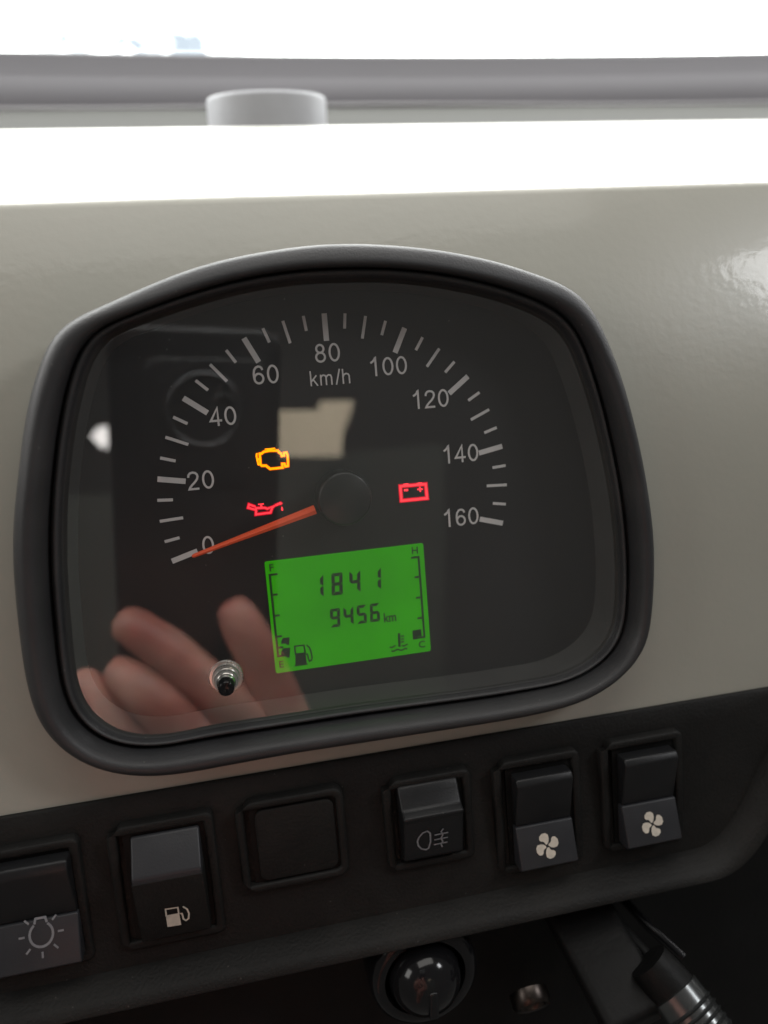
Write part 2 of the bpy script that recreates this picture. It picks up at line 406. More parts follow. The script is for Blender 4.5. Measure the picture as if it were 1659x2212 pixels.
# ---------------------------------------------------------------- instrument cluster
clu = thing('instrument_cluster', 'dark speedometer cluster with lit green display in a thick black rim', 'speedometer', (0, 0, -1.5))
outer_px = [(760,518),(846,521),(961,533),(1077,556),(1163,583),(1221,605),(1256,625),(1279,648),(1302,686),(1331,755),(1354,824),(1374,905),(1394,996),(1410,1092),(1418,1174),(1417,1260),(1410,1347),(1397,1399),(1365,1445),(1325,1482),(1267,1517),(1198,1540),(1106,1560),(933,1588),(756,1616),(638,1634),(501,1659),(387,1680),(319,1685),(255,1680),(191,1662),(137,1632),(91,1586),(64,1536),(45,1459),(30,1345),(20,1231),(20,1130),(30,1032),(40,942),(55,857),(75,790),(95,740),(115,712),(145,687),(200,662),(300,617),(400,577),(500,549),(600,531),(680,521)]
inner_px = [(745,604),(850,605),(960,618),(1060,640),(1140,668),(1195,698),(1228,738),(1250,790),(1275,865),(1298,955),(1315,1040),(1326,1120),(1333,1210),(1333,1290),(1326,1353),(1302,1399),(1256,1436),(1198,1460),(1110,1475),(1042,1486),(875,1508),(756,1524),(638,1542),(456,1569),(370,1588),(319,1592),(264,1586),(215,1562),(178,1522),(158,1462),(146,1350),(138,1240),(137,1130),(142,1032),(158,910),(180,815),(205,755),(245,718),(330,685),(420,655),(520,628),(630,610)]
def catmull(P, n):
    m_ = len(P); out = []
    for i in range(m_):
        p0, p1, p2, p3 = P[i - 1], P[i], P[(i + 1) % m_], P[(i + 2) % m_]
        for k in range(8):
            t = k / 8; out.append(0.5 * ((2 * p1) + (p2 - p0) * t + (2 * p0 - 5 * p1 + 4 * p2 - p3) * t * t + (3 * p1 - p0 - 3 * p2 + p3) * t ** 3))
    return out
def polar(P, c, n):
    """radius of the outline at n even angles about c"""
    A = [(math.atan2(p.y - c[1], p.x - c[0]), (p - Vector(c)).length) for p in P]
    A.sort(); A = [(A[-1][0] - 2 * PI, A[-1][1])] + A + [(A[0][0] + 2 * PI, A[0][1])]
    out = []; j = 0
    for i in range(n):
        a = -PI + 2 * PI * i / n
        while A[j + 1][0] < a: j += 1
        (a0_, r0), (a1_, r1) = A[j], A[j + 1]
        out.append(r0 + (r1 - r0) * (a - a0_) / max(1e-9, a1_ - a0_))
    for _ in range(5):                              # take the tremor out of the traced points
        out = [(out[i - 1] + 2 * out[i] + out[(i + 1) % n]) / 4 for i in range(n)]
    return out
NB = 288
BC = (0.03, -0.12)
def outline(pts, Y):
    P = catmull([Vector(pxz(x, y, Y)) for x, y in pts], 8)
    R_ = polar(P, BC, NB)
    return [Vector((BC[0] + R_[i] * math.cos(-PI + 2 * PI * i / NB), BC[1] + R_[i] * math.sin(-PI + 2 * PI * i / NB))) for i in range(NB)]
YO, YG = -0.33, -0.20
OUT = outline(outer_px, YO); INN = outline(inner_px, YG)
def mix(t, Y): return [Vector((OUT[i].x * (1 - t) + INN[i].x * t, Y, OUT[i].y * (1 - t) + INN[i].y * t)) for i in range(NB)]
db = loft(DASH_ROWS, False)                     # the panel, cut out behind the bezel
def inside_cut(v):
    a = math.atan2(v.z - BC[1], v.x - BC[0]); i = int(round((a + PI) / (2 * PI) * NB)) % NB
    return (Vector((v.x, v.z)) - Vector(BC)).length < (OUT[i] - Vector(BC)).length * 0.965
kill = [f for f in db.faces if f.calc_center_median().z < 1.45 and inside_cut(f.calc_center_median())]
bmesh.ops.delete(db, geom=kill, context='FACES')
obj('dash_panel', db, M_dash, dash, 50)
bprof = [(0.02, 0.7), (0.0, -0.20), (0.012, -0.245), (0.045, -0.29), (0.10, -0.328), (0.17, -0.355), (0.26, -0.375), (0.36, -0.385), (0.46, -0.382), (0.55, -0.367), (0.62, -0.345), (0.67, -0.318), (0.70, -0.29), (0.715, -0.25), (0.72, -0.17)]
tprof = [0.7, -0.13, -0.205, -0.262, -0.288, -0.299, -0.308, -0.316, -0.322, -0.327, -0.327, -0.322, -0.312, -0.285, -0.10]
bprof[-1] = (0.72, -0.10)
def bez(t, y, yt):
    out = []
    for i, v in enumerate(mix(t, y)):
        a = -PI + 2 * PI * i / NB; w_ = min(1, max(0, (math.sin(a) - 0.15) / 0.75)); w_ = w_ * w_ * (3 - 2 * w_)
        out.append(Vector((v.x, y * (1 - w_) + yt * w_, v.z)))
    return out
obj('bezel', loft([bez(t, y, yt) for (t, y), yt in zip(bprof, tprof)], cap0=True), M_bezel, clu, 60)
lprof = [(0.705, -0.11), (0.71, -0.18), (0.765, -0.19), (0.775, -0.235), (0.83, -0.255), (0.86, -0.262), (0.90, -0.262), (0.935, -0.254), (0.955, -0.245), (0.96, -0.215), (1.0, -0.205)]
ltop = [-0.11, -0.22, -0.262, -0.272, -0.276, -0.276, -0.272, -0.264, -0.250, -0.220, -0.205]
obj('lens_gasket', loft([bez(t, y, yt) for (t, y), yt in zip(lprof, ltop)]), M_bezel, clu, 60)
M_wallp = mat('housing_wall_plastic', (0.055, 0.054, 0.052), 0.55, var=0.15, vscale=90)
def shrink(k, Y, dz=0): return [Vector((BC[0] + (p.x - BC[0]) * k, Y, BC[1] + (p.y - BC[1]) * k + dz)) for p in INN]
obj('housing_wall', loft([shrink(1.004, -0.215), shrink(0.999, -0.19), shrink(0.990, -0.12), shrink(0.984, -0.06), shrink(0.975, 0.0), shrink(0.974, 0.06)]), M_wallp, clu, 40)
b = bmesh.new(); b.faces.new([b.verts.new(v) for v in shrink(0.99, 0.0)])
obj('dial_plate', b, M_dial, clu)
b = bmesh.new(); lo = [shrink(0.985, -0.212)]
b.faces.new([b.verts.new(v) for v in lo[0]])
lens = obj('lens', b, M_lens, clu)

YP = -0.004
def ell(cx, cz, rx_, rz_, n=26): return [(cx + rx_ * math.cos(2 * PI * i / n), cz + rz_ * math.sin(2 * PI * i / n)) for i in range(n)]
GLY = {   # (advance, [(closed, points)]) for a capital height of 1
 '0': (0.775, [(1, ell(.39, .5, .265, .445))]),
 '1': (0.775, [(0, [(.18, .73), (.30, .80), (.40, .89), (.455, .99), (.475, 1.0), (.475, 0.0)])]),
 '2': (0.775, [(0, [(.13, .69), (.155, .82), (.245, .92), (.39, .95), (.53, .915), (.62, .82), (.635, .70), (.59, .57), (.46, .42), (.30, .28), (.18, .15), (.13, .055), (.67, .055)])]),
 '4': (0.775, [(0, [(.72, .285), (.10, .285), (.51, .96), (.51, 0.0)])]),
 '6': (0.775, [(1, ell(.40, .31, .245, .255)), (0, [(.63, .75), (.59, .87), (.50, .935), (.40, .95), (.28, .905), (.18, .77), (.140, .58), (.145, .34)])]),
 '8': (0.775, [(1, ell(.39, .735, .205, .21)), (1, ell(.39, .285, .25, .24))]),
 'k': (0.68, [(0, [(.13, 0), (.13, 1.0)]), (0, [(.13, .27), (.54, .70)]), (0, [(.29, .43), (.59, 0)])]),
 'm': (1.12, [(0, [(.13, 0), (.13, .72)]), (0, [(.13, .48), (.19, .62), (.32, .68), (.45, .64), (.50, .52), (.50, 0)]), (0, [(.50, .48), (.58, .62), (.70, .68), (.83, .64), (.88, .52), (.88, 0)])]),
 '/': (0.40, [(0, [(.04, -.02), (.33, 1.02)])]),
 'h': (0.76, [(0, [(.13, 0), (.13, 1.0)]), (0, [(.13, .46), (.21, .62), (.36, .68), (.50, .64), (.57, .52), (.57, 0)])]),
}
def lettering(name, s_, cx, cz, h, w_, mat_, parent):
    bm = bmesh.new(); tot = sum(GLY[c][0] for c in s_); x = cx - tot * h / 2; k = 0
    for c in s_:
        for j, (cl, pts) in enumerate(GLY[c][1]):
            stroke([(x + p[0] * h * 0.97, cz + (p[1] - 0.5) * h) for p in pts], w_ * h, YP - 0.0007 * j, bool(cl), bm)
        x += GLY[c][0] * h
    return obj(name, bm, mat_, parent)
DEG = 6.632
for k in range(33):
    v = k * 5; a = PI / 2 - math.radians((v - 80) / 5 * DEG)
    if v % 20 == 0: ln, wd = 0.148, 0.030
    elif v % 10 == 0: ln, wd = 0.125, 0.0165
    else: ln, wd = 0.082, 0.0165
    d = Vector((math.cos(a), math.sin(a)))
    obj('tick_mark', stroke([d * (1.0 - ln), d * 1.0], wd, YP), M_print, clu)
for s_, x, y in (('0', 450, 1177), ('20', 434, 1037), ('40', 482, 899), ('60', 574, 809), ('80', 707, 762), ('100', 838, 791), ('120', 929, 862), ('140', 994, 980), ('160', 995, 1117)):
    X, Z = pxz(x, y); lettering('numeral', s_, X, Z, 0.101, 0.115, M_print, clu)
X, Z = pxz(714, 815); lettering('unit_lettering', 'km/h', X, Z, 0.082, 0.10, M_print, clu)

# hub and needle
HC = (0.0, 0.0)
hubc = px(744, 1076, -0.12)
obj('hub', lathe([(0.150, 0.12), (0.150, -0.015), (0.146, -0.028), (0.136, -0.035), (0.01, -0.04)], (hubc.x, hubc.y, hubc.z), 64), M_hub, clu, 50)
YN = -0.085
t0 = Vector(pxz(415, 1203, YN)); b0 = Vector(pxz(681, 1101, YN)); d = (b0 - t0).normalized(); n_ = Vector((-d.y, d.x))
nb = bmesh.new()
def nsec(p, hw, yt, yb):
    return [Vector((p.x + n_.x * hw, yb, p.y + n_.y * hw)), Vector((p.x + n_.x * hw * 0.9, yt + 0.008, p.y + n_.y * hw * .9)), Vector((p.x, yt, p.y)), Vector((p.x - n_.x * hw * 0.9, yt + 0.008, p.y - n_.y * hw * .9)), Vector((p.x - n_.x * hw, yb, p.y - n_.y * hw))]
loft([nsec(t0, 0.007, YN, YN + 0.015), nsec(t0 + d * 0.01, 0.010, YN - 0.003, YN + 0.02), nsec(b0, 0.025, YN - 0.02, YN + 0.02)], True, True, True, nb)
obj('needle', nb, M_needle, clu)

# trip-reset pin through the lens
pc = px(489, 1467, -0.22); pc = Vector((pc.x, -0.2, pc.z + 0.01))
pin = obj('reset_pin', lathe([(0.092, 0.0), (0.094, -0.008), (0.088, -0.016), (0.074, -0.018), (0.073, -0.034), (0.076, -0.040), (0.074, -0.050), (0.062, -0.053), (0.060, -0.070), (0.063, -0.076), (0.061, -0.086), (0.050, -0.090), (0.049, -0.12), (0.044, -0.13)], pc, 48, cap1=False), M_chrome, clu, 35)
obj('pin_tip', lathe([(0.043, -0.10), (0.043, -0.180), (0.041, -0.192), (0.035, -0.197), (0.02, -0.192), (0.005, -0.188)], pc, 40), M_gloss, pin, 50)

# liquid crystal display
X0, X1, Z0, Z1 = -0.462, 0.4635, -1.0, -0.340
lcd = obj('display', prism(rr(X0, X1, Z0, Z1, 0.012, 3), -0.006, 0.0), M_lcd, clu, label='green backlit display reading 1841 and 9456 km')
YL = -0.010
def lp(x, y):   # pixel of the photograph to display plane
    return pxz(x, y, YL)
def q(x, y): # zoom crop of the display to photo pixels
    return lp(x * 0.3092 + 486, y * 0.3092 + 1134)
SEG = {'0': 'abcdef', '1': 'bc', '4': 'fgbc', '5': 'afgcd', '6': 'afgedc', '8': 'abcdefg', '9': 'abcdfg'}
def digit(ch, xl, zb, wd, h, name='digit', slant=0.07, t=0.0195):
    bm = bmesh.new(); g = 0.0016
    def P(x, z): return (xl + x + slant * (z), zb + z)
    hh = h / 2
    def poly(pts): sheet([P(*p) for p in pts], YL, bm)
    for s_ in SEG[ch]:
        if s_ == 'a': poly([(g, h), (wd - g, h), (wd - t - g, h - t), (t + g, h - t)])
        if s_ == 'd': poly([(g, 0), (wd - g, 0), (wd - t - g, t), (t + g, t)])
        if s_ == 'g': poly([(g * 2, hh), (t * .8, hh + t / 2), (wd - t * .8, hh + t / 2), (wd - g * 2, hh), (wd - t * .8, hh - t / 2), (t * .8, hh - t / 2)])
        if s_ == 'f': poly([(0, h - g), (t, h - t - g), (t, hh + t / 2 + g), (0, hh + g)])
        if s_ == 'b': poly([(wd, h - g), (wd - t, h - t - g), (wd - t, hh + t / 2 + g), (wd, hh + g)])
        if s_ == 'e': poly([(0, g), (t, t + g), (t, hh - t / 2 - g), (0, hh - g)])
        if s_ == 'c': poly([(wd, g), (wd - t, t + g), (wd - t, hh - t / 2 - g), (wd, hh - g)])
    obj(name, bm, M_seg, lcd)
za = (q(740, 495)[1]); zt_ = q(740, 340)[1]; H1 = zt_ - za
wA = q(825, 330)[0] - q(735, 340)[0] - 0.01
for ch, xb in (('1', 602), ('8', 738), ('4', 864), ('1', 1010)):
    xl = q(xb + 8, 495)[0]
    digit(ch, xl, za, wA, H1)
zb_ = q(740, 718)[1]; H2 = q(740, 588)[1] - zb_; wB = 0.058
xq = q(737, 718)[0]
for i, ch in enumerate('9456'):
    digit(ch, xq + i * 0.0785, zb_, wB, H2, t=0.017, slant=0.06)
X, Z = q(1150, 640); text('display_lettering', 'km', X + 0.002, Z - 0.002, 0.058, YL, M_seg, lcd, 0.8, 0.02)
for s_, x, y in (('F', 325, 297), ('E', 395, 972), ('H', 1326, 176), ('C', 1376, 832)):
    X, Z = q(x, y); text('display_lettering', s_, X, Z, 0.042, YL, M_seg, lcd, 1.05, 0.02)
def scale_mark(xs_, z_top_, z_bot_, dirn, ticks):
    bm = bmesh.new(); wd = 0.0125
    zt2 = z_top_ - wd / 2; zb2 = z_bot_ + wd / 2
    stroke([(xs_ + dirn * 0.045, zt2), (xs_, zt2), (xs_, zb2), (xs_ + dirn * 0.045, zb2)], wd, YL, bm=bm)
    for tz in ticks: stroke([(xs_ + dirn * (wd / 2 + 0.0005), tz), (xs_ + dirn * 0.034, tz)], wd, YL, bm=bm)
    return bm
lx = q(312, 345)[0]; zt3 = q(330, 340)[1]; zb3 = q(375, 925)[1]
obj('fuel_scale', scale_mark(lx, zt3, zb3, 1, [zt3 + (zb3 - zt3) * f for f in (0.25, 0.5, 0.75, 0.885)]), M_seg, lcd)
rx = q(1352, 220)[0]; zt4 = q(1340, 218)[1]; zb4 = q(1385, 790)[1]
obj('temperature_scale', scale_mark(rx, zt4, zb4, -1, [zt4 + (zb4 - zt4) * f for f in (0.25, 0.5, 0.75)]), M_seg, lcd)
def quadpx(pts, bm=None): return sheet([q(*p) for p in pts], YL, bm)
bm = quadpx([(404, 790), (452, 784), (448, 838), (428, 838), (428, 828), (392, 832), (395, 806)])
quadpx([(407, 862), (455, 856), (452, 926), (430, 928), (426, 908), (392, 908), (392, 885)], bm)
obj('fuel_bar', bm, M_seg, lcd)
obj('temperature_bar', quadpx([(1309, 738), (1370, 727), (1374, 776), (1342, 780), (1344, 798), (1313, 802)]), M_seg, lcd)
bm = bmesh.new()
stroke([q(487, 848), q(552, 840), q(560, 895), q(492, 902)], 0.009, YL, True, bm)
quadpx([(491, 903), (562, 892), (572, 968), (492, 978)], bm); stroke([q(486, 984), q(578, 972)], 0.008, YL, False, bm)
stroke([q(566, 905), q(576, 902), q(583, 935), q(592, 952), q(604, 946), q(609, 925), q(600, 880), q(590, 856), q(570, 838)], 0.009, YL, False, bm)
obj('pump_symbol', bm, M_seg, lcd)
bm = bmesh.new()
stroke([q(1216, 756), q(1219, 835)], 0.015, YL, False, bm); sheet([q(1219 + 11 * math.cos(a_ * PI / 4), 843 + 9 * math.sin(a_ * PI / 4)) for a_ in range(8)], YL - 0.001, bm)
for yy in (778, 798, 818): stroke([q(1229, yy), q(1252, yy - 3)], 0.009, YL, False, bm)
def wave(x0, y0, n, amp=6, st=14): return [q(x0 + i * st, y0 - i * st * 0.125 + amp * math.sin(i * PI / 2)) for i in range(n)]
stroke(wave(1150, 853, 4), 0.009, YL, False, bm); stroke(wave(1236, 842, 4), 0.009, YL, False, bm); stroke(wave(1162, 880, 9), 0.009, YL, False, bm)
obj('coolant_symbol', bm, M_seg, lcd)

# warning lamps (zoom-crop outlines)
def e1(x, y): return pxz((980 + x / 5.977) * 0.54004, (1750 + y / 5.977) * 0.54004, YP)
def e2(x, y): return pxz((1540 + x / 6.9125) * 0.54004, (1880 + y / 6.9125) * 0.54004, YP)
bm = bmesh.new(); W = 0.0115
body = [(350,390),(400,382),(440,345),(500,330),(600,315),(780,312),(815,360),(865,385),(880,440),(935,432),(935,370),(990,362),(1018,430),(1028,560),(1028,680),(965,690),(945,630),(890,630),(898,720),(600,752),(500,672),(400,675),(368,640),(362,520)]
stroke([e1(*p) for p in body], W, YP, True, bm)
sheet([e1(*p) for p in ((470, 268), (715, 242), (725, 272), (660, 280), (662, 306), (530, 318), (528, 292), (475, 292))], YP - 0.0006, bm)
stroke([e1(283, 375), e1(275, 450), e1(295, 540), e1(325, 665)], W * 0.8, YP, False, bm); stroke([e1(292, 530), e1(352, 512)], W, YP - 0.0006, False, bm)
wl = obj('warning_lamp', bm, M_amber, clu, label='lit amber engine outline')
obj('lamp_halo', stroke([e1(*p) for p in body], W * 1.75, YP + 0.0012, True), M_ambdim, wl)  # wider stroke beneath paints a halo around the lit symbol
bm = bmesh.new()
stroke([e1(*p) for p in ((265,1690),(470,1680),(540,1705),(720,1625),(650,1680),(610,1795),(262,1840))], W * .8, YP, True, bm)
stroke([e1(*p) for p in ((250,1655),(95,1600),(75,1680),(240,1725))], W * .8, YP, False, bm)
stroke([e1(730, 1622), e1(850, 1570), e1(870, 1590)], W * .8, YP, False, bm)
sheet([e1(*p) for p in ((310,1585),(450,1572),(455,1600),(410,1608),(415,1660),(365,1665),(360,1612),(312,1612))], YP - .0006, bm)
sheet([e1(*p) for p in ((880,1640),(910,1700),(915,1740),(890,1752),(862,1735),(865,1690))], YP - .0006, bm)
wl = obj('warning_lamp', bm, M_rpale, clu, label='lit red oil can')
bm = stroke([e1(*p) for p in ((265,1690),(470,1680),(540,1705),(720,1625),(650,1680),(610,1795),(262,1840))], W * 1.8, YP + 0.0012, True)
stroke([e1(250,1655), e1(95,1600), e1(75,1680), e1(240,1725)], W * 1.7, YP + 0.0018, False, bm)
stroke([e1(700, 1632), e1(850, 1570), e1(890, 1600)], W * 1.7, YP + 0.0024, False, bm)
obj('lamp_halo', bm, M_red, wl)  # painted red halo under the oil can
bm = bmesh.new()
stroke([e2(*p) for p in ((425,450),(1125,390),(1165,780),(455,850))], 0.012, YP, True, bm)
sheet([e2(*p) for p in ((505,378),(645,365),(650,415),(508,430))], YP - .0006, bm); sheet([e2(*p) for p in ((890,350),(1020,340),(1025,385),(895,395))], YP - .0006, bm)
stroke([e2(525,560), e2(640,552)], 0.013, YP, False, bm); stroke([e2(890,538), e2(1045,528)], 0.009, YP, False, bm); stroke([e2(962,462), e2(978,605)], 0.009, YP - .0006, False, bm)
wl = obj('warning_lamp', bm, M_rpale, clu, label='lit red battery outline')
obj('lamp_halo', stroke([e2(*p) for p in ((425,450),(1125,390),(1165,780),(455,850))], 0.025, YP + 0.0012, True), M_red, wl)  # painted red halo under the battery

# ---------------------------------------------------------------- switch panel
YS = -0.25
sp = thing('switch_panel', 'black grained switch panel with raised lower lip under the greige dashboard', 'switch panel', (0, 0, -2.6))
ztop = px(830, 1626, -0.19).z
zlip = px(825, 1975, YS).z
brc = pxz(1583, 1773, YS); brt = pxz(1654, 1626, YS)
def panel_outline(o):      # lower edge, grown outwards by o
    dx = brt[0] - brc[0]; dz = brt[1] - brc[1]; L_ = math.hypot(dx, dz); nx, nz = dz / L_, -dx / L_
    pts = [(-5.5, zlip - o)]
    cxr = pxz(1500, 1850, YS)[0]
    pts += [(-5.5 + (cxr + 5.5) * i / 30, zlip - o) for i in range(1, 31)]
    # rounded corner up to the slanting right side
    p0 = Vector((cxr, zlip - o)); p2 = Vector((brc[0] + nx * o + dx * .25, brc[1] + nz * o + dz * .25)); p1 = Vector((brc[0] + nx * o - dx * 0.45, zlip - o))
    for i in range(1, 13):
        t = i / 12; p = p0 * (1 - t) ** 2 + p1 * 2 * t * (1 - t) + p2 * t * t; pts.append((p.x, p.y))
    top = Vector((brt[0] + nx * o, brt[1] + nz * o)); dirv = Vector((dx, dz)) / L_
    k = (ztop - top.y) / dirv.y
    e_ = top + dirv * k
    for i in range(1, 9):
        t = i / 8; p = p2 * (1 - t) + e_ * t; pts.append((p.x, p.y))
    return pts
A = panel_outline(0.0)
zc = ztop
rows = [[Vector((x, -0.10, ztop - 0.001)) for x, z in A], [Vector((x, -0.19, ztop)) for x, z in A], [Vector((x, -0.20, ztop - 0.012)) for x, z in A]]
for t in (0.15, 0.4, 0.7, 1.0):
    rows.append([Vector((x, -0.20 + (YS + 0.20) * t, (ztop - 0.012) * (1 - t) + z * t)) for x, z in A])
obj('panel_face', loft(rows, False), M_panel, sp, 45)
lipr = [(0.0, YS + 0.02), (0.0, YS), (0.02, YS - 0.05), (0.05, YS - 0.12), (0.085, YS - 0.165), (0.115, YS - 0.17), (0.135, YS - 0.15), (0.145, YS - 0.10), (0.14, 0.2)]
obj('panel_lip', loft([[Vector((x, y, z)) for x, z in panel_outline(o)] for o, y in lipr], False), M_panel, sp, 50)
# dark body below and beside the panel
und = thing('lower_column_cover', 'black steering column cover in deep shade below the switch panel', 'column cover', (0, 0.3, -4.2))
uprof = [(0.22, -1.45), (0.24, -2.5), (0.20, -2.9), (0.12, -3.3), (0.02, -3.8), (-0.1, -4.4), (-0.2, -5.2)]
xs = [-5.5 + 14 * i / 40 for i in range(41)]
obj('cover_shell', loft([[Vector((x, y, z)) for x in xs] for y, z in uprof], False), M_dark, und, 60)

def rect(p, Y=YS):
    """mean rectangle of four photo corners: top left, top right, bottom right, bottom left"""
    a, b_, c, d_ = [pxz(x, y, Y) for x, y in p]
    return (a[0] + d_[0]) / 2, (b_[0] + c[0]) / 2, (c[1] + d_[1]) / 2, (a[1] + b_[1]) / 2
def frame_ring(x0, x1, z0, z1, wd=0.05, r=0.04, h=0.022, Y=YS, name='surround', parent=None):
    L_ = []
    yb = Y + 0.06
    for o, y in ((0, yb), (0, Y - h * 0.6), (-0.006, Y - h * 0.9), (-0.016, Y - h), (-wd + 0.014, Y - h), (-wd + 0.004, Y - h * 0.85), (-wd, Y - h * 0.5), (-wd, yb + 0.05)):
        h_ = h
        L_.append(ring3(rr(x0 - o, x1 + o, z0 - o, z1 + o, max(0.008, r + o * 0.6), 6), y) if False else ring3(rr(x0 - 0 - o * -1, x1 + o, z0 - o, z1 + o, max(0.01, r + o * 0.6), 6), y))
    return obj(name, loft(L_), M_panel, parent, 50)
def well(x0, x1, z0, z1, parent, Y=YS, dep=0.03):
    return obj('well', prism([(x0, z0), (x1, z0), (x1, z1), (x0, z1)], Y - 0.002, Y - dep * 0 + 0.02), M_dark, parent)
def rocker(x0, x1, prof, mat_, parent, name='rocker', bev=0.012):
    """solid with profile (z, y) drawn along x"""
    b = bmesh.new()
    a = [b.verts.new((x0, y, z)) for z, y in prof]; c = [b.verts.new((x1, y, z)) for z, y in prof]
    n = len(prof); b.faces.new(a); b.faces.new(c[::-1])
    for i in range(n): b.faces.new((a[i], a[(i + 1) % n], c[(i + 1) % n], c[i]))
    bmesh.ops.recalc_face_normals(b, faces=b.faces)
    bmesh.ops.bevel(b, geom=list(b.edges), offset=bev, segments=3, affect='EDGES', profile=0.5)
    return obj(name, b, mat_, parent, 50)
def facet(z0, z1, y0, y1, off=0.0022):
    """returns f(u, v) -> point slightly proud of a tilted facet"""
    def f(x, z):
        t = (z - z0) / (z1 - z0); return Vector((x, y0 + (y1 - y0) * t - off, z))
    return f
def lay(bm, f):
    for v in bm.verts: v.co = f(v.co.x, v.co.z)
    return bm
def fan_icon(cx, cz, r):
    bm = bmesh.new()
    # four fat blades, each swept the same way, from a small hub
    for k in range(4):
        a0_ = k * PI / 2 + 0.25
        pts = []
        def P(rad, ang): return (cx + rad * r * math.cos(a0_ + ang), cz + rad * r * math.sin(a0_ + ang))
        pts = [P(0.12, -0.3), P(0.32, -0.72), P(0.58, -0.62), P(0.84, -0.46), P(0.98, -0.20), P(1.02, 0.12), P(0.96, 0.42), P(0.80, 0.62), P(0.60, 0.62), P(0.50, 0.46), P(0.36, 0.38), P(0.16, 0.6)]
        sheet(pts, 0, bm)
    return bm

def make_fan_switch():
    x0, x1, z0, z1 = rect([(1066, 1647), (1243, 1618), (1262, 1858), (1105, 1880)])
    t = thing('fan_switch', 'fan rocker switch with cream four-bladed symbol, right beside the fog lamp button', 'rocker switch', ((x0 + x1) / 2, YS, z0), 'fan rocker switches with cream symbols')
    frame_ring(x0, x1, z0, z1, parent=t)
    a0_, a1_, b0_, b1_ = rect([(1098, 1681), (1219, 1659), (1246, 1841), (1129, 1866)], YS - 0.05)
    well(x0 + .03, x1 - .03, z0 + .03, z1 - .03, t)
    zs = (pxz(1110, 1776, YS)[1] + pxz(1228, 1757, YS)[1]) / 2
    yt, ys_, yb = YS - 0.115, YS - 0.045, YS - 0.125
    rocker(a0_, a1_, [(b1_, YS), (b1_, yt + 0.02), (b1_ - 0.035, yt), (zs, ys_), (zs, YS)], M_switch, t, bev=0.010)
    rocker(a0_ - 0.004, a1_ + 0.004, [(zs - 0.002, YS), (zs - 0.002, ys_ - 0.012), (b0_, yb), (b0_ - 0.02, yb + 0.03), (b0_ - 0.02, YS)], M_switch2, t, 'rocker_cap', bev=0.008)
    f = facet(zs, b0_, ys_ - 0.012, yb, 0.004)
    cx, cz = pxz(1180, 1824, YS - 0.08)
    obj('fan_symbol', lay(fan_icon(cx, cz, 0.073), f), M_cprint, t)
    return t
f1 = make_fan_switch()
# second fan switch: a copy of the first and of its parts
f2 = f1.copy(); col.objects.link(f2)
ca = pxz(1180, 1824, YS - 0.08); cb = pxz(1406.5, 1777, YS - 0.08)
f2.location = f1.location + Vector((cb[0] - ca[0], 0, cb[1] - ca[1])) * S
f2['label'] = 'fan rocker switch with cream four-bladed symbol at the far right of the row'
for ch in list(f1.children):
    c = ch.copy(); col.objects.link(c); c.parent = f2

# rear fog lamp button
x0, x1, z0, z1 = rect([(848, 1690), (1008, 1660), (1022, 1850), (858, 1878)])
t = thing('fog_lamp_switch', 'black push button with rear fog lamp symbol and a shiny ridge', 'push button', ((x0 + x1) / 2, YS, z0))
frame_ring(x0 - .01, x1 + .01, z0, z1 + .01, wd=0.05, h=0.025, parent=t)
a0_, a1_, b0_, b1_ = rect([(855, 1702), (985, 1686), (1003, 1838), (876, 1862)], YS - .05)
well(x0 + .02, x1 - .02, z0 + .02, z1 - .02, t)
zr = (pxz(873, 1762, YS - .1)[1] + pxz(982, 1743, YS - .1)[1]) / 2
rocker(a0_, a1_, [(b1_, YS), (b1_, YS - 0.03), (b1_ - 0.04, YS - 0.055), (zr + 0.025, YS - 0.10), (zr, YS - 0.155), (zr - 0.035, YS - 0.135), (b0_ + .02, YS - 0.075), (b0_, YS - 0.05), (b0_, YS)], M_switch, t, 'button', bev=0.014)
f = facet(zr - 0.035, b0_ + .02, YS - 0.135, YS - 0.075, 0.004)
def e7(x, y): return pxz(x * .5444 + 756, y * .5444 + 1512, YS - .1)
bm = bmesh.new()
D = [(303, 512), (285, 520), (271, 540), (266, 558), (271, 578), (284, 592), (303, 597), (313, 590), (319, 560), (315, 522)]
stroke([e7(*p) for p in D], 0.010, 0, True, bm)
for k in range(3): stroke([e7(333, 528 + k * 22 + 3), e7(387, 520 + k * 22)], 0.009, 0, False, bm)
lay(bm, f); obj('fog_lamp_symbol', bm, M_sprint, t)
bm = stroke([e7(366, 502), e7(358, 515), e7(366, 530), e7(360, 545), e7(368, 560), e7(362, 572), e7(368, 586)], 0.009, 0)
lay(bm, f)
for v in bm.verts: v.co.y -= 0.001
obj('fog_lamp_symbol', bm, M_sprint, t)

# blank plate
x0, x1, z0, z1 = rect([(520, 1730), (742, 1698), (752, 1890), (545, 1920)])
t = thing('blank_switch_plate', 'plain black blanking plate with rounded corners and no symbol', 'blanking plate', ((x0 + x1) / 2, YS, z0))
frame_ring(x0, x1, z0, z1, wd=0.045, r=0.06, h=0.03, parent=t)
obj('cover_plate', prism(rr(x0 + .058, x1 - .058, z0 + .058, z1 - .058, 0.05, 5), YS - 0.022, YS + 0.03, bev=0.012), M_panel, t, 50)
well(x0 + .03, x1 - .03, z0 + .03, z1 - .03, t)

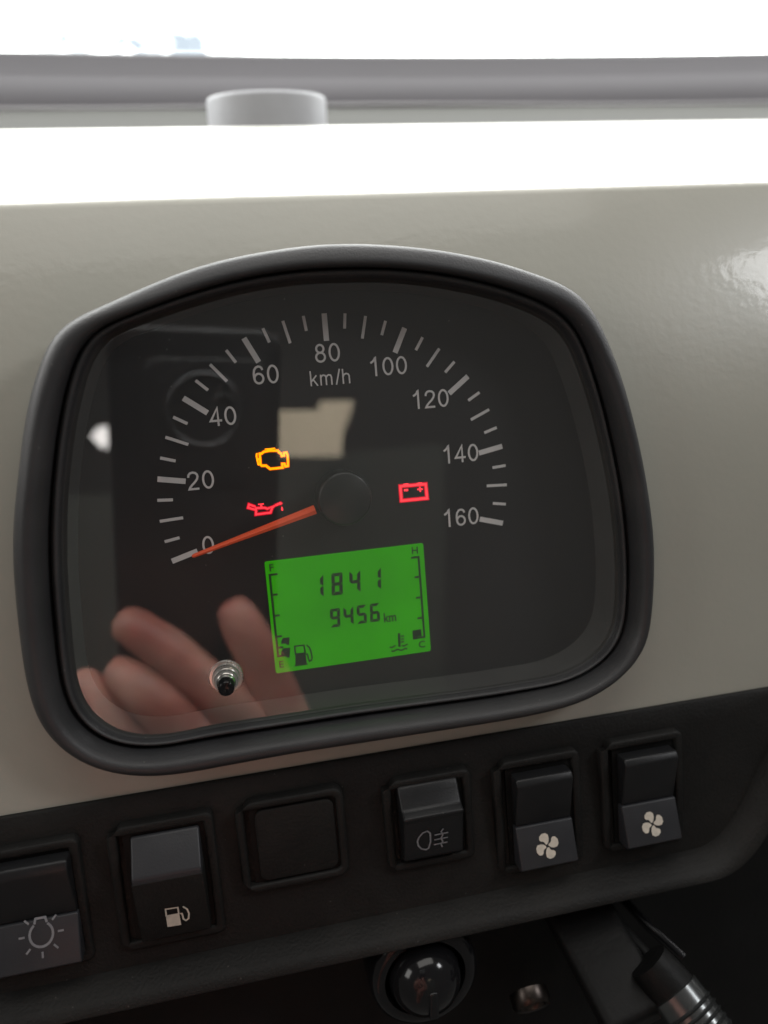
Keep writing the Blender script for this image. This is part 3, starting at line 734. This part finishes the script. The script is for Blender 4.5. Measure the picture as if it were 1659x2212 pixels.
# fuel switch
x0, x1, z0, z1 = rect([(248, 1784), (465, 1752), (482, 2010), (285, 2050)])
t = thing('fuel_pump_switch', 'black rocker switch with small white fuel pump symbol and lit upper half', 'rocker switch', ((x0 + x1) / 2, YS, z0))
frame_ring(x0, x1, z0, z1, parent=t)
well(x0 + .03, x1 - .03, z0 + .03, z1 - .03, t)
a0_, a1_, b0_, b1_ = rect([(288, 1815), (432, 1795), (452, 2000), (300, 2040)], YS - .06)
zr = (pxz(288, 1897, YS - .13)[1] + pxz(435, 1870, YS - .13)[1]) / 2
rocker(a0_, a1_, [(b1_, YS), (b1_, YS - 0.02), (b1_ - 0.02, YS - 0.035), (zr, YS - 0.150), (zr - 0.02, YS - 0.150), (b0_, YS - 0.060), (b0_, YS)], M_switch2, t, bev=0.012)
rocker(a0_ - .003, a1_ + .003, [(zr - 0.03, YS), (zr - 0.03, YS - 0.151), (b0_ - .002, YS - 0.064), (b0_ - .002, YS)], M_panel, t, 'rocker_cap', bev=0.006)
f = facet(zr - 0.03, b0_, YS - 0.151, YS - 0.064, 0.004)
def e6(x, y): return pxz(x * .5, y * .5 + 1620, YS - .11)
bm = bmesh.new()
stroke([e6(715, 688), e6(768, 680), e6(772, 712), e6(718, 722)], 0.008, 0, True, bm)
sheet([e6(716, 722), e6(774, 713), e6(782, 770), e6(722, 779)], 0, bm)
stroke([e6(778, 712), e6(786, 712), e6(792, 740), e6(803, 748), e6(814, 738), e6(816, 712), e6(808, 690), e6(790, 676)], 0.009, 0, False, bm)
lay(bm, f); obj('fuel_pump_symbol', bm, M_cprint, t)

# exterior light switch, cut by the left edge of the picture
x0, x1, z0, z1 = rect([(-60, 1845), (180, 1805), (196, 2078), (-40, 2112)])
t = thing('light_switch', 'large rocker switch with grey bulb and rays symbol at the left edge', 'rocker switch', ((x0 + x1) / 2, YS, z0))
frame_ring(x0, x1, z0, z1, parent=t)
well(x0 + .03, x1 - .03, z0 + .03, z1 - .03, t)
a0_, a1_, b0_, b1_ = rect([(-30, 1884), (152, 1845), (174, 2062), (-5, 2095)], YS - .06)
zs = (pxz(10, 1987, YS)[1] + pxz(163, 1960, YS)[1]) / 2
rocker(a0_, a1_, [(b1_, YS), (b1_, YS - 0.10), (b1_ - 0.05, YS - 0.115), (zs, YS - 0.04), (zs, YS)], M_switch, t, bev=0.012)
rocker(a0_ - 0.004, a1_ + 0.004, [(zs - 0.002, YS), (zs - 0.002, YS - 0.052), (b0_, YS - 0.125), (b0_ - 0.02, YS - 0.10), (b0_ - 0.02, YS)], M_switch2, t, 'rocker_cap', bev=0.008)
f = facet(zs, b0_, YS - 0.052, YS - 0.125, 0.004)
cx, cz = pxz(88, 2022, YS - .09)
bm = bmesh.new()
stroke(circ(cx, cz, 0.058, 28, 125, 415), 0.012, 0, False, bm)
stroke([(cx - 0.031, cz + 0.053), (cx - 0.024, cz + 0.078), (cx + 0.024, cz + 0.078), (cx + 0.031, cz + 0.053)], 0.012, 0, False, bm)
for a_ in (0, 45, 135, 180, 225, 270, 315):
    c_, s_ = math.cos(math.radians(a_)), math.sin(math.radians(a_))
    stroke([(cx + c_ * 0.082, cz + s_ * 0.082), (cx + c_ * 0.112, cz + s_ * 0.112)], 0.010, 0, False, bm)
lay(bm, f); obj('light_symbol', bm, M_sprint, t)

# ---------------------------------------------------------------- below the panel
kc = px(915, 2100, -0.28)
t = thing('ignition_knob', 'glossy black round knob with glints in the shade below the panel', 'knob', kc)
tl = Matrix.Rotation(math.radians(3), 3, 'X')
obj('knob_ring', lathe([(0.33, 0.6), (0.33, 0.02), (0.32, -0.03), (0.29, -0.055), (0.245, -0.05), (0.235, -0.01), (0.235, 0.1)], kc, 64, cap1=False, mat3=tl), M_gloss, t, 60)
obj('knob_dome', lathe([(0.22, 0.1), (0.215, -0.04), (0.20, -0.10), (0.17, -0.15), (0.12, -0.19), (0.06, -0.21), (0.01, -0.215)], kc, 64, mat3=tl), M_gloss, t, 70)
obj('turn_grip', prism([(kc.x - 0.03, kc.z - 0.13), (kc.x + 0.03, kc.z - 0.13), (kc.x + 0.03, kc.z + 0.04), (kc.x - 0.02, kc.z + 0.04)], kc.y - 0.225, kc.y - 0.1, bev=0.018, seg=4), M_gloss, t, 60)
# brassy lock rim
bc = px(1148, 2165, -0.30)
t = thing('lock_rim', 'small dull metal lock rim half hidden in shade below the panel', 'key lock', bc)
obj('rim', lathe([(0.12, 0.06), (0.12, -0.01), (0.105, -0.03), (0.085, -0.025), (0.075, 0.0), (0.05, 0.01), (0.01, 0.012)], bc, 40, mat3=Matrix.Rotation(math.radians(35), 3, 'X')), M_brass, t, 50)

# stalk running down to the right
a_ = px(1165, 1935, 0.0); b_ = px(1330, 2235, -0.75)
t = thing('control_stalk', 'black ribbed stalk with pale metal collar reaching down to the right', 'stalk', a_)
def slab(p, q_, w0, w1, th, bev):
    p = Vector(p); q_ = Vector(q_); d_ = (q_ - p).normalized(); sdv = d_.cross(Vector((0.0, 1, 0))).normalized(); nn = sdv.cross(d_).normalized()
    b = bmesh.new(); vs = []
    for pt, ww in ((p, w0), (q_, w1)):
        for sx, sy in ((-1, -1), (1, -1), (1, 1), (-1, 1)): vs.append(b.verts.new(pt + sdv * ww * sx + nn * th * sy))
    for f_ in ((0, 1, 2, 3), (7, 6, 5, 4), (0, 4, 5, 1), (1, 5, 6, 2), (2, 6, 7, 3), (3, 7, 4, 0)): b.faces.new([vs[i] for i in f_])
    bmesh.ops.recalc_face_normals(b, faces=b.faces)
    bmesh.ops.bevel(b, geom=list(b.edges), offset=bev, segments=4, affect='EDGES', profile=0.6)
    return b
obj('stalk_arm', slab(px(1225, 1925, 0.02), px(1385, 2215, -0.72), 0.21, 0.205, 0.10, 0.06), M_dark, t, 60)
obj('stalk_rail', tube([px(1292, 1940, 0.0), px(1350, 2010, -0.2), px(1450, 2120, -0.5)], 0.035, 10), M_dark, t, 60)
obj('stalk_rail', tube([px(1340, 1935, 0.0), px(1400, 2000, -0.2), px(1475, 2068, -0.35)], 0.03, 10), M_gloss, t, 60)
p0 = px(1400, 2075, -0.60); p1 = px(1455, 2140, -0.70); p2 = px(1560, 2280, -0.95)
obj('stalk_collar', tube([p0, p0.lerp(p1, .5), p1], [0.125, 0.135, 0.14], 32), M_dark, t, 50)
ccol = mat('grey_metal_collar', (0.12, 0.125, 0.125), 0.25, metal=0.85, var=0.2, vscale=150)
obj('metal_sleeve', tube([p1, p1.lerp(p2, .02), p2], [0.14, 0.150, 0.155], 40), ccol, t, 50)
for k in range(5):
    c_ = p1.lerp(p2, 0.30 + k * 0.11); d_ = (p2 - p1).normalized()
    obj('grip_rib', tube([c_ - d_ * 0.012, c_, c_ + d_ * 0.012], [0.150, 0.166, 0.150], 32), ccol, t, 40)

# ---------------------------------------------------------------- what the lens mirrors: phone, hand, cab rear
def mir(x, y, yr):
    """real point at depth yr whose mirror image in the lens sits at the given spot of the photograph"""
    v = px(x, y, 2 * -0.212 - yr); return Vector((v.x, yr, v.z))
pm = Matrix((CX, -CY, -CZ)).transposed()          # columns: right, up, backwards
ph = thing('smartphone', 'black smartphone with round camera module mirrored in the gauge lens', 'phone', CAM - Vector(CZ) * 0.2)
pb = 0.10                                          # phone back sits this far behind the camera point
def local(v): return CAM + pm @ Vector(v)
def cam_uv(x, y):
    w_ = mir(x, y, CAM.y); d_ = w_ - CAM; return d_.dot(CX), d_.dot(-CY)
ul, _ = cam_uv(240, 1000); ur, _ = cam_uv(622, 1000); _, vt = cam_uv(430, 705); vb = vt - 4.25
def plate(u0, u1, v0, v1, r_, zf, zb_, bev=0.03):
    b = prism(rr(u0, u1, v0, v1, r_, 6), zf, zb_, bev=bev, seg=3)   # x,z are u,v and y is depth
    for v in b.verts: v.co = local((v.co.x, v.co.z, v.co.y))
    return b
obj('phone_body', plate(ul, ur, vb, vt, 0.22, pb, pb + 0.22, 0.06), M_phone, ph, 50)
u0, v0 = cam_uv(305, 768); u1, v1 = cam_uv(592, 1060)
obj('camera_plate', plate(u0, u1, v1, v0, 0.16, pb - 0.03, pb + 0.02, 0.02), M_phone, ph, 50)
uc, vc = cam_uv(442, 885); ru = abs(cam_uv(527, 885)[0] - uc)
def pl_lathe(prof, u, v, n=64):
    b = bmesh.new(); lo = []
    for r_, z_ in prof: lo.append([local((u + r_ * math.cos(2 * PI * i / n), v + r_ * math.sin(2 * PI * i / n), z_)) for i in range(n)])
    return loft(lo, True, False, False, b)
obj('camera_ring', pl_lathe([(ru, pb - 0.02), (ru, pb - 0.06), (ru - 0.02, pb - 0.07), (ru - 0.04, pb - 0.06), (ru - 0.04, pb - 0.02)], uc, vc), M_phring, ph, 50)
obj('lens_ring', pl_lathe([(0.13, pb - 0.03), (0.13, pb - 0.06), (0.11, pb - 0.065), (0.10, pb - 0.05), (0.10, pb + 0.0)], 0, 0), M_phring, ph, 50)

# hand holding the phone
hd = thing('person', "pinkish hand with curled fingers holding the phone, mirrored in the gauge lens", 'person', mir(520, 1750, -4.0))
KR = 1.16
def skin_mesh(name, chains, parent, mat_):
    """chains: list of [(point, radius), ...]; the first point of later chains may repeat a point already placed"""
    me = bpy.data.meshes.new(name); V = []; E = []; R_ = []; idx = {}
    off = world_loc(parent)
    for ch in chains:
        prev = None
        for p, r_ in ch:
            key = tuple(round(c, 5) for c in p)
            if key not in idx: idx[key] = len(V); V.append(Vector(p) * S - off); R_.append(r_ * S * KR)
            i = idx[key]
            if prev is not None and prev != i: E.append((prev, i))
            prev = i
    me.from_pydata(V, E, [])
    o = bpy.data.objects.new(name, me); col.objects.link(o); o.parent = parent
    mo = o.modifiers.new('skin', 'SKIN'); mo.use_smooth_shade = True
    for i, sv in enumerate(me.skin_vertices[0].data): sv.radius = (R_[i], R_[i]); sv.use_root = (i == 0)
    su = o.modifiers.new('sub', 'SUBSURF'); su.levels = 2; su.render_levels = 2
    dg = bpy.context.evaluated_depsgraph_get(); dg.update()
    m2 = bpy.data.meshes.new_from_object(o.evaluated_get(dg)); o.modifiers.clear()
    o.data = m2; m2.materials.clear(); m2.materials.append(mat_)
    m2.polygons.foreach_set('use_smooth', [True] * len(m2.polygons))
    return o
F = -3.98
wr = mir(430, 2080, F - .3); pa = mir(500, 1850, F - .1); pa2 = mir(545, 1700, F)
idx_b = mir(600, 1610, F + 0.02); mid_b = mir(500, 1660, F + 0.06); rng_b = mir(430, 1720, F + .08); lit_b = mir(370, 1790, F + .08)
th_b = mir(650, 1660, F - .05)
k = 1.0
chains = [
    [(pa2, 0.40), (pa, 0.48), (wr, 0.42), (mir(380, 2400, F - .6), 0.44)],
    [(pa2, 0.40), (idx_b, 0.25), (mir(545, 1560, F + .12), 0.225), (mir(480, 1505, F + .18), 0.24), (mir(425, 1458, F + .21), 0.205), (mir(370, 1412, F + .22), 0.222), (mir(325, 1378, F + .20), 0.190), (mir(280, 1350, F + .16), 0.190), (mir(250, 1332, F + .11), 0.13)],
    [(pa2, 0.40), (mid_b, 0.26), (mir(455, 1630, F + .22), 0.22), (mir(410, 1590, F + .30), 0.245), (mir(365, 1545, F + .36), 0.215), (mir(320, 1500, F + .38), 0.225), (mir(262, 1455, F + .28), 0.180), (mir(236, 1436, F + .2), 0.12)],
    [(pa, 0.48), (rng_b, 0.26), (mir(370, 1690, F + .24), 0.21), (mir(320, 1650, F + .32), 0.235), (mir(275, 1600, F + .34), 0.20), (mir(230, 1545, F + .30), 0.205), (mir(185, 1480, F + .2), 0.165), (mir(166, 1450, F + .12), 0.12)],
    [(pa, 0.48), (lit_b, 0.24), (mir(285, 1740, F + .28), 0.20), (mir(215, 1665, F + .3), 0.18), (mir(170, 1600, F + .2), 0.155), (mir(155, 1578, F + .14), 0.11)],
    [(pa2, 0.40), (th_b, 0.29), (mir(612, 1540, F + .02), 0.255), (mir(575, 1450, F + .08), 0.215), (mir(542, 1385, F + .12), 0.225), (mir(510, 1325, F + .13), 0.195), (mir(494, 1292, F + .10), 0.13)],
]
hand = skin_mesh('hand', chains, hd, M_skin)
nt = M_skin.node_tree; bs = nt.nodes['Principled BSDF']; src = bs.inputs['Base Color'].links[0].from_socket
tc_ = nt.nodes.new('ShaderNodeTexCoord'); nz_ = nt.nodes.new('ShaderNodeTexNoise'); nz_.inputs['Scale'].default_value = 38; nz_.inputs['Detail'].default_value = 4
nt.links.new(tc_.outputs['Object'], nz_.inputs['Vector'])
rm_ = nt.nodes.new('ShaderNodeMapRange'); rm_.inputs[1].default_value = 0.42; rm_.inputs[2].default_value = 0.62; nt.links.new(nz_.outputs['Fac'], rm_.inputs[0])
mx_ = nt.nodes.new('ShaderNodeMix'); mx_.data_type = 'RGBA'; mx_.blend_type = 'MULTIPLY'; nt.links.new(rm_.outputs[0], mx_.inputs[0])
nt.links.new(src, mx_.inputs[6]); mx_.inputs[7].default_value = (0.92, 0.58, 0.58, 1); nt.links.new(mx_.outputs[2], bs.inputs['Base Color'])

# rear of the cab: lining, an unidentified beige patch made to glow and a small bright pane
YB = -16.0
cab = thing('cab_rear_panel', 'dim grey green rear cab panel mirrored faintly in the gauge lens', 'cab wall', mir(500, 1400, YB))
def mpoly(pts, yr, th=0.3):
    P = [mir(x, y, yr) for x, y in pts]; return prism([(p.x, p.z) for p in P], yr - th, yr)
obj('wall_lining', mpoly([(-200, 1078), (300, 1070), (300, 2100), (-200, 2100)], YB), M_wall, cab)
obj('wall_lining', mpoly([(560, 1000), (960, 960), (960, 2100), (560, 2100)], YB - .5), M_wall, cab)
bl = thing('beige_patch', 'unidentified pale beige banded patch, made to glow, mirrored below the km/h lettering', 'unknown patch', mir(690, 980, YB))  # stand-in for an unidentified bright patch behind the camera
M_beige = mat('glowing_beige', (0.80, 0.68, 0.50), 0.8, var=0.08, vscale=20, emit=(1.0, 0.82, 0.60), es=0.18)  # emission added so the patch shows bright in the lens
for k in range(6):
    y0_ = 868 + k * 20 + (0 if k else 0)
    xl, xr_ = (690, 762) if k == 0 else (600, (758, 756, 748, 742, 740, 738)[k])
    obj('patch_band', mpoly([(xl, y0_), (xr_, y0_ - 2), (xr_ - 2, y0_ + 17), (xl, y0_ + 18)], -14.0 - 0.02 * k, 0.1), M_beige, bl)
sw = thing('small_side_window', 'small bright triangular window mirrored at the left of the gauge lens', 'window', mir(215, 945, -14))
obj('pane', mpoly([(196, 942), (214, 922), (230, 921), (233, 945), (229, 971), (212, 962)], -14.0, 0.08), emission('window_daylight', (1, 0.96, 0.92), 9.0), sw)

# ---------------------------------------------------------------- lean the whole cab back
bpy.context.view_layer.update()
for o in list(sc.objects):
    if o.parent is None and o.type in ('MESH', 'EMPTY'):
        o.matrix_world = TILT @ o.matrix_world
sc.render.resolution_x = 768; sc.render.resolution_y = 1024
